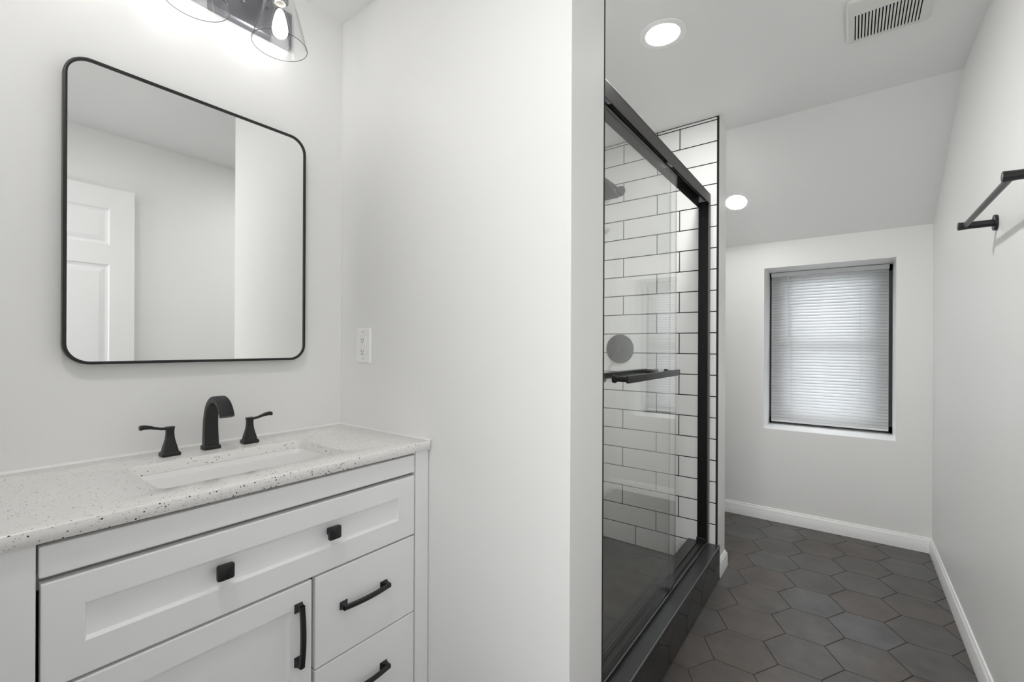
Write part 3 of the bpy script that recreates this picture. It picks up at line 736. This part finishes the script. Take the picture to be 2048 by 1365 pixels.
# frame ring around the slotted field
fx = (VX0 + 0.027, VX0 + 0.027 + 0.00975 * (nsl - 1) + 0.004); fy = (VYa + 0.078, VYb - 0.025)
inner = [Vector((x, y, ZC - 0.0175)) for x, y in rrect((fx[0] + fx[1]) / 2, (fy[0] + fy[1]) / 2, (fx[1] - fx[0]) / 2, (fy[1] - fy[0]) / 2, 0.0005, 5)]
loft(bm, [vr(0, ZC - 0.0003, 0.022), vr(0, ZC - 0.009, 0.022), vr(0.003, ZC - 0.013, 0.021), vr(0.009, ZC - 0.0165, 0.018), inner, [p + Vector((0, 0, 0.004)) for p in inner]], True, False)
gv = part('grille', bm, M['vent'], ve, 40)
bm = bmesh.new()
for i in range(nsl - 1):
    x = fx[0] + 0.004 + 0.00975 * i; box(bm, x, x + 0.00575, fy[0] - 0.001, fy[1] + 0.001, ZC - 0.0178, ZC - 0.0135)
part('slats', bm, M['vent'], gv)
part('fan_housing', B(VX0 + 0.012, VX1 - 0.012, VYa + 0.012, VYb - 0.012, ZC - 0.006, ZC - 0.0004), M['gap'], ve)

# ================================================================ TOWEL BAR
tw = thing('towel_bar', 'black towel bar on two posts on the right wall', 'towel bar', (XR, 1.90, 1.64))
TZ, TX = 1.641, 0.316
bm = bmesh.new(); tube(bm, (TX, 1.612, TZ), (TX, 2.183, TZ), 0.0082, 24); part('bar', bm, M['bar'], tw, 40)
for y in (1.612, 2.183):
    bm = bmesh.new(); prof = [(0.0003, TX - 0.0180), (0.0115, TX - 0.0180), (0.0137, TX - 0.0168), (0.0137, TX - 0.0145), (0.0128, TX - 0.004), (0.0120, TX + 0.010), (0.0118, XR - 0.012), (0.0120, XR - 0.0085)]
    lathe(bm, prof, (0, y, TZ), 'x', 28); ps = part('post', bm, M['black'], tw, 40)
    bm = bmesh.new(); lathe(bm, [(0.0117, XR - 0.0090), (0.0245, XR - 0.0090), (0.0262, XR - 0.0078), (0.0262, XR - 0.0004)], (0, y, TZ), 'x', 32); part('flange', bm, M['black'], ps, 40)

# ================================================================ WINDOW BLIND
bd = thing('window_blind', 'white horizontal slat blind closed in the window recess', 'blind', (-0.131, YW - 0.025, 1.77))
BX0, BX1 = WX0 + 0.016, WX1 - 0.021; YBL = YW - 0.022
part('headrail', B(BX0 - 0.002, BX1 + 0.002, YBL - 0.016, YBL + 0.012, 1.742, 1.7715, bev=0.0015), M['blind'], bd)
bm = bmesh.new(); pitch = 0.0213; tilt = math.radians(66); wd = 0.0255; z = 1.733; ns_ = 0
while z > 0.683:
    rows_ = []
    zz = z + random.uniform(-0.0002, 0.0002); tl = tilt + random.uniform(-0.008, 0.008)
    for k in range(5):
        s_ = (k / 4 - 0.5); cam_ = 0.0022 * (1 - (2 * s_) ** 2)
        oy = -s_ * wd * math.cos(tl) - cam_ * math.sin(tl); oz = -s_ * wd * math.sin(tl) + cam_ * math.cos(tl)
        rows_.append((YBL + oy, zz - oz * -1))
    a = [[bm.verts.new((x, yy, z2)) for yy, z2 in rows_] for x in (BX0, BX1)]
    for k in range(4): bm.faces.new((a[0][k], a[0][k + 1], a[1][k + 1], a[1][k]))
    z -= pitch; ns_ += 1
sl_ = part('slats', bm, M['blind'], bd)
for p in sl_.data.polygons: p.use_smooth = True
sdf = sl_.modifiers.new('thickness', 'SOLIDIFY'); sdf.thickness = 0.0006
part('bottom_rail', B(BX0, BX1, YBL - 0.011, YBL + 0.011, 0.663, 0.677, bev=0.003), M['blind'], bd)
for x in (BX0 + 0.125, BX1 - 0.150):
    bm = bmesh.new()
    for dy in (-0.0135, 0.0135): tube(bm, (x, YBL + dy, 0.675), (x, YBL + dy, 1.745), 0.0007, 6)
    part('ladder_cord', bm, M['blind'], bd)
bm = bmesh.new(); xw = BX0 + 0.107
path_tube(bm, [(xw, YBL - 0.020, 1.752), (xw, YBL - 0.026, 1.746), (xw, YBL - 0.027, 1.735)], 0.0018, 8); tube(bm, (xw, YBL - 0.027, 1.738), (xw + 0.004, YBL - 0.030, 1.29), 0.0036, 8)
part('tilt_wand', bm, M['blind'], bd)
